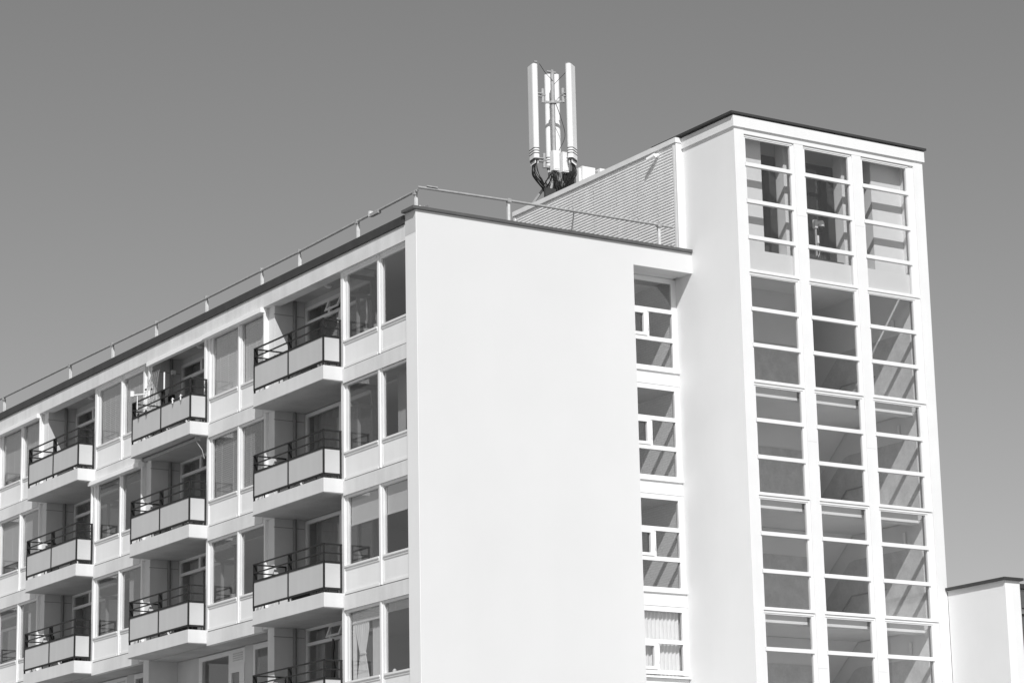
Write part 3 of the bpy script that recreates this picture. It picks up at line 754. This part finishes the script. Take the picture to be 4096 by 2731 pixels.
def leafy(name, label, y, z, x=.36, n=26, h=.5, spread=.28, pot=True, m='leaf', grp='plants on the window sills'):
    p = thing(name, label, 'plant', (x, y, z), grp); L = MB()
    for i in range(n):
        a = random.uniform(0, 6.28); el = random.uniform(.2, 1.4); ln = h*random.uniform(.6, 1.1)
        d = Vector((math.cos(a)*math.cos(el)*.5, math.sin(a)*math.cos(el), math.sin(el)))
        s = Vector((x, y, z+.16)); e = s+Vector((d.x*spread*2, d.y*spread*2, d.z*ln)); mid = s.lerp(e, .6)+Vector((0,0,.05))
        w = Vector((-d.y, d.x, 0)).normalized()*.018
        L.poly([s-w*.5, s+w*.5, mid+w, mid-w, e], [(0,1,2,3),(3,2,4)])
    L.build('leaves', M[m], p)
    if pot: MB().tube([(x,y,z),(x,y,z+.17)], [.065,.09], 12).build('pot', M['pot'], p)
leafy('spiky_plant', 'spiky potted plant on the sill, third floor down, second bay from the gable', PER+2.75, -2*H+1.03, n=34, h=.55)
leafy('potted_plant', 'small bushy plant on the sill right of the spiky plant', PER+1.35, -2*H+1.03, n=24, h=.32, spread=.14, m='leafp')
leafy('potted_plant', 'small plant in the top right corner window beside the gable', .75, 1.03, n=18, h=.2, spread=.07, m='leafp')
leafy('orchid', 'tall thin stemmed orchid in the top floor window beside the gable', 3.0, 1.03, n=5, h=.75, spread=.05, m='leafp')
leafy('orchid', 'second thin stemmed orchid in the top floor window, nearer the mullion', 2.5, 1.03, n=4, h=.6, spread=.05, m='leafp')
leafy('potted_plant', 'low plant behind the almost closed blind at the left picture edge, top floor', 3*PER+2.6, 1.03, n=26, h=.22, spread=.3, m='leaf')
leafy('potted_plant', 'dark plant under the light grey blind at the left picture edge, second floor down', 3*PER+2.7, -H+1.03, n=26, h=.25, spread=.3, m='leaf')
leafy('potted_plant', 'leafy pot in the right pane of the second floor window beside the gable', .9, -H+1.03, n=20, h=.25, spread=.08, m='leafp')
tag(MB().tube([(.3,.86,-3*H+1.03),(.3,.86,-3*H+1.10),(.3,.86,-3*H+1.16),(.3,.86,-3*H+1.22)], [.05,.05,.03,.02], 12).build('vase', M['white']), 'small white figure on the sill of the lowest window beside the gable', 'vase')
tag(MB().tube([(.3,1.70,-3*H+1.03),(.3,1.70,-3*H+1.10),(.3,1.70,-3*H+1.14)], [.045,.05,.02], 12).build('soap_bottle', M['white']), 'white soap bottle by the mullion of the lowest window beside the gable', 'bottle')
fl = thing('floor_lamp', 'dark floor lamp behind the blinds, third floor down beside the gable', 'lamp', (.9, 1.4, -2*H+.24))
MB().tube([(.9,1.4,-2*H+.25),(.9,1.4,-2*H+1.9)], .015, 8).build('stand', M['rail'], fl)
MB().tube([(.9,1.4,-2*H+1.9),(.9,1.4,-2*H+2.15)], [.16,.08], 14).build('shade', M['grey'], fl)
for k, f, lab in ((0,0,'dark sideboard inside the top floor room beside the gable'),(0,3,'tall dark cupboard inside the lowest room beside the gable'),(2,1,'dark sideboard inside the dark window, second floor down, third bay')):
    w = thing('cupboard', lab, 'cupboard', (3, .8+k*PER, -H*f+.24))
    MB().box(2.6,3.1,.6+k*PER,1.6+k*PER,-H*f+.25,-H*f+1.9).build('body', M['wood'], w)
    MB().box(2.58,2.6,1.09+k*PER,1.11+k*PER,-H*f+.3,-H*f+1.85).build('door_gap', M['dark'], w)

# ================================================================ things on the screened balcony (second from the gable, top)
yb2 = PER+7.40
ws = thing('weather_station', 'white weather station on the far corner of the screened top balcony', 'weather station', (XF+.02, yb2-.2, 1.5))
wx, wy = XF-.02, yb2-.35
MB().tube([(wx,wy,1.30),(wx,wy,1.74)], .014, 8).build('stem', M['white'], ws)
MB().bar((wx-.10,wy+.1,1.72),(wx+.22,wy-.3,1.72), .028, .028).build('crossarm', M['white'], ws)
MB().tube([(wx-.10,wy+.12,1.68),(wx-.10,wy+.12,1.83)], .062, 14).build('rain_gauge', M['white'], ws)
MB().tube([(wx+.22,wy-.3,1.58),(wx+.22,wy-.3,1.80)], .038, 10).build('sensor', M['white'], ws)
MB().sphere((wx+.16,wy-.20,1.85), .03, 8, 6).sphere((wx+.27,wy-.33,1.85), .03, 8, 6).build('wind_cups', M['antb'], ws)
wp = thing('aerial_pole', 'thin white aerial pole tied to the middle post of the screened balcony', 'pole', (XF+.05, PER+5.52, 1.1))
MB().tube([(XF+.07,PER+5.50,1.55),(XF+.07,PER+5.50,2.06)], .024, 8).build('upper_tube', M['white'], wp)
MB().tube([(XF+.07,PER+5.50,1.05),(XF+.07,PER+5.50,1.55)], .030, 8).build('sleeve', M['rail'], wp)
for i, yy in enumerate((6.95, 6.45, 4.75, 4.25)):
    t = thing('rail_clamp', ('dark clamp on the screened balcony rail, nearest the weather station', 'second dark clamp from the weather station on the balcony rail', 'white clamp on the balcony rail just right of the aerial pole', 'white clamp on the balcony rail farthest right of the aerial pole')[i], 'clamp', (XF, PER+yy, 1.1), 'clamps on the balcony rail')
    mm = 'white' if i > 1 else 'rail'
    MB().tube([(XF-.03,PER+yy,1.03),(XF-.03,PER+yy,1.18)], .020, 8).build('jaw', M[mm], t)
    MB().tube([(XF-.03,PER+yy+.07,1.14),(XF-.03,PER+yy-.07,1.14)], .014, 8).build('screw', M[mm], t)
nt = MB()
for i in range(15):
    y = PER+6.2+1.15*i/14; nt.tube([(XF+.10,y,1.12),(.12,PER+6.9+.5*i/14,2.62-.05*(i%3))], .004, 4)
for j in range(9):
    t = j/8; nt.tube([(XF+.10+t*(.12-XF-.10), PER+6.2+.7*t, 1.12+1.5*t),(XF+.10+t*(.12-XF-.10), PER+7.35+.05*t, 1.12+1.5*t)], .004, 4)
tag(nt.build('climbing_net', M['net']), 'fine drooping net strung across the far end of the screened top balcony', 'net')
bx = thing('junction_box', 'dark junction box with cable on the loggia wall of the screened balcony', 'box', (.7, PER+7.43, 1.7))
MB().box(.62,.82,PER+7.37,PER+7.405,1.62,1.92).build('body', M['rail'], bx)
MB().tube([(.74,PER+7.39,1.92),(.74,PER+7.39,2.5)], .02, 8).tube([(.74,PER+7.39,1.62),(.74,PER+7.39,.9)], .016, 8).build('conduit', M['grey'], bx)
MB().box(.70,.82,PER+7.33,PER+7.405,2.50,2.62).build('sensor_head', M['white'], bx)

# odds and ends standing on the balcony floors, seen under the bottom rails
items = [(0,0,4.9,'grey'),(0,0,5.8,'white'),(0,1,4.6,'pot'),(0,1,6.0,'white'),(0,2,4.3,'wood'),(0,2,5.2,'rail'),(1,0,5.0,'white'),(1,0,6.2,'pot'),(1,1,4.8,'white'),(1,1,5.9,'pot'),(1,2,4.5,'rail'),(1,2,6.2,'white'),(2,0,5.2,'white'),(2,1,4.9,'white'),(2,1,5.8,'pot'),(2,2,4.6,'rail'),(2,2,6.1,'white')]
CN = {'grey':'grey','white':'white','pot':'clay coloured','wood':'brown','rail':'black'}
BN = ['balcony beside gable', 'second balcony from gable', 'third balcony from gable']
seen = {}
for k, f, y, mm in items:
    sd = 'near' if (k, f) not in seen else 'far'; seen[(k, f)] = 1
    t = thing('planter_box', f'{CN[mm]} planter box, {sd} half of {BN[k]}, {FL[f]}', 'planter', (-.1, k*PER+y, -H*f+.37), 'planter boxes on the balcony floors')
    yy = k*PER+y; z = -H*f+.372; w = random.uniform(.25, .45)
    MB().prism([(-.30,z),(-.02,z),(.02,z+.24),(-.34,z+.24)], 1, yy-w, yy+w).build('trough', M[mm], t)
    MB().box(-.32,.0,yy-w+.02,yy+w-.02,z+.2,z+.235).build('soil', M['dark'], t)
# garment drying on the open sash of the lowest balcony
b = MB(); pts = []; fs = []
for i in range(13):
    t = i/12; z = -3*H+2.36-1.05*t
    w = .04+.10*t if t < .5 else .09+.03*math.sin(t*9)
    pts += [(.93+.02*math.sin(i), 5.85-w, z), (.95, 5.85+w, z)]
fs = [(2*i,2*i+1,2*i+3,2*i+2) for i in range(12)]
q = len(pts); pts += [(p[0]+.03,p[1],p[2]) for p in pts]; fs += [tuple(q+v for v in f[::-1]) for f in fs]
tag(b.poly(pts, fs).build('hanging_garment', M['antb']), 'dark garment hanging from the open sash above the lowest balcony', 'garment')

# rolled up awning under the screened balcony, with its folding arm
ra = thing('rolled_awning', 'dark rolled up awning with white folding arm under the screened top balcony', 'awning', (-.15, PER+3.9, -.1))
MB().tube([(-.16,PER+3.9,-.075),(-.16,PER+7.2,-.075)], .055, 10).build('roll', M['grey'], ra)
MB().box(-.24,-.08,PER+3.86,PER+3.9,-.13,-.007).box(-.24,-.08,PER+7.2,PER+7.24,-.13,-.007).build('bracket', M['grey'], ra)
MB().tube([(-.20,PER+3.95,-.10),(-.02,PER+3.90,-.36),(.04,PER+3.86,-.60)], .013, 8).build('folding_arm', M['galv'], ra)
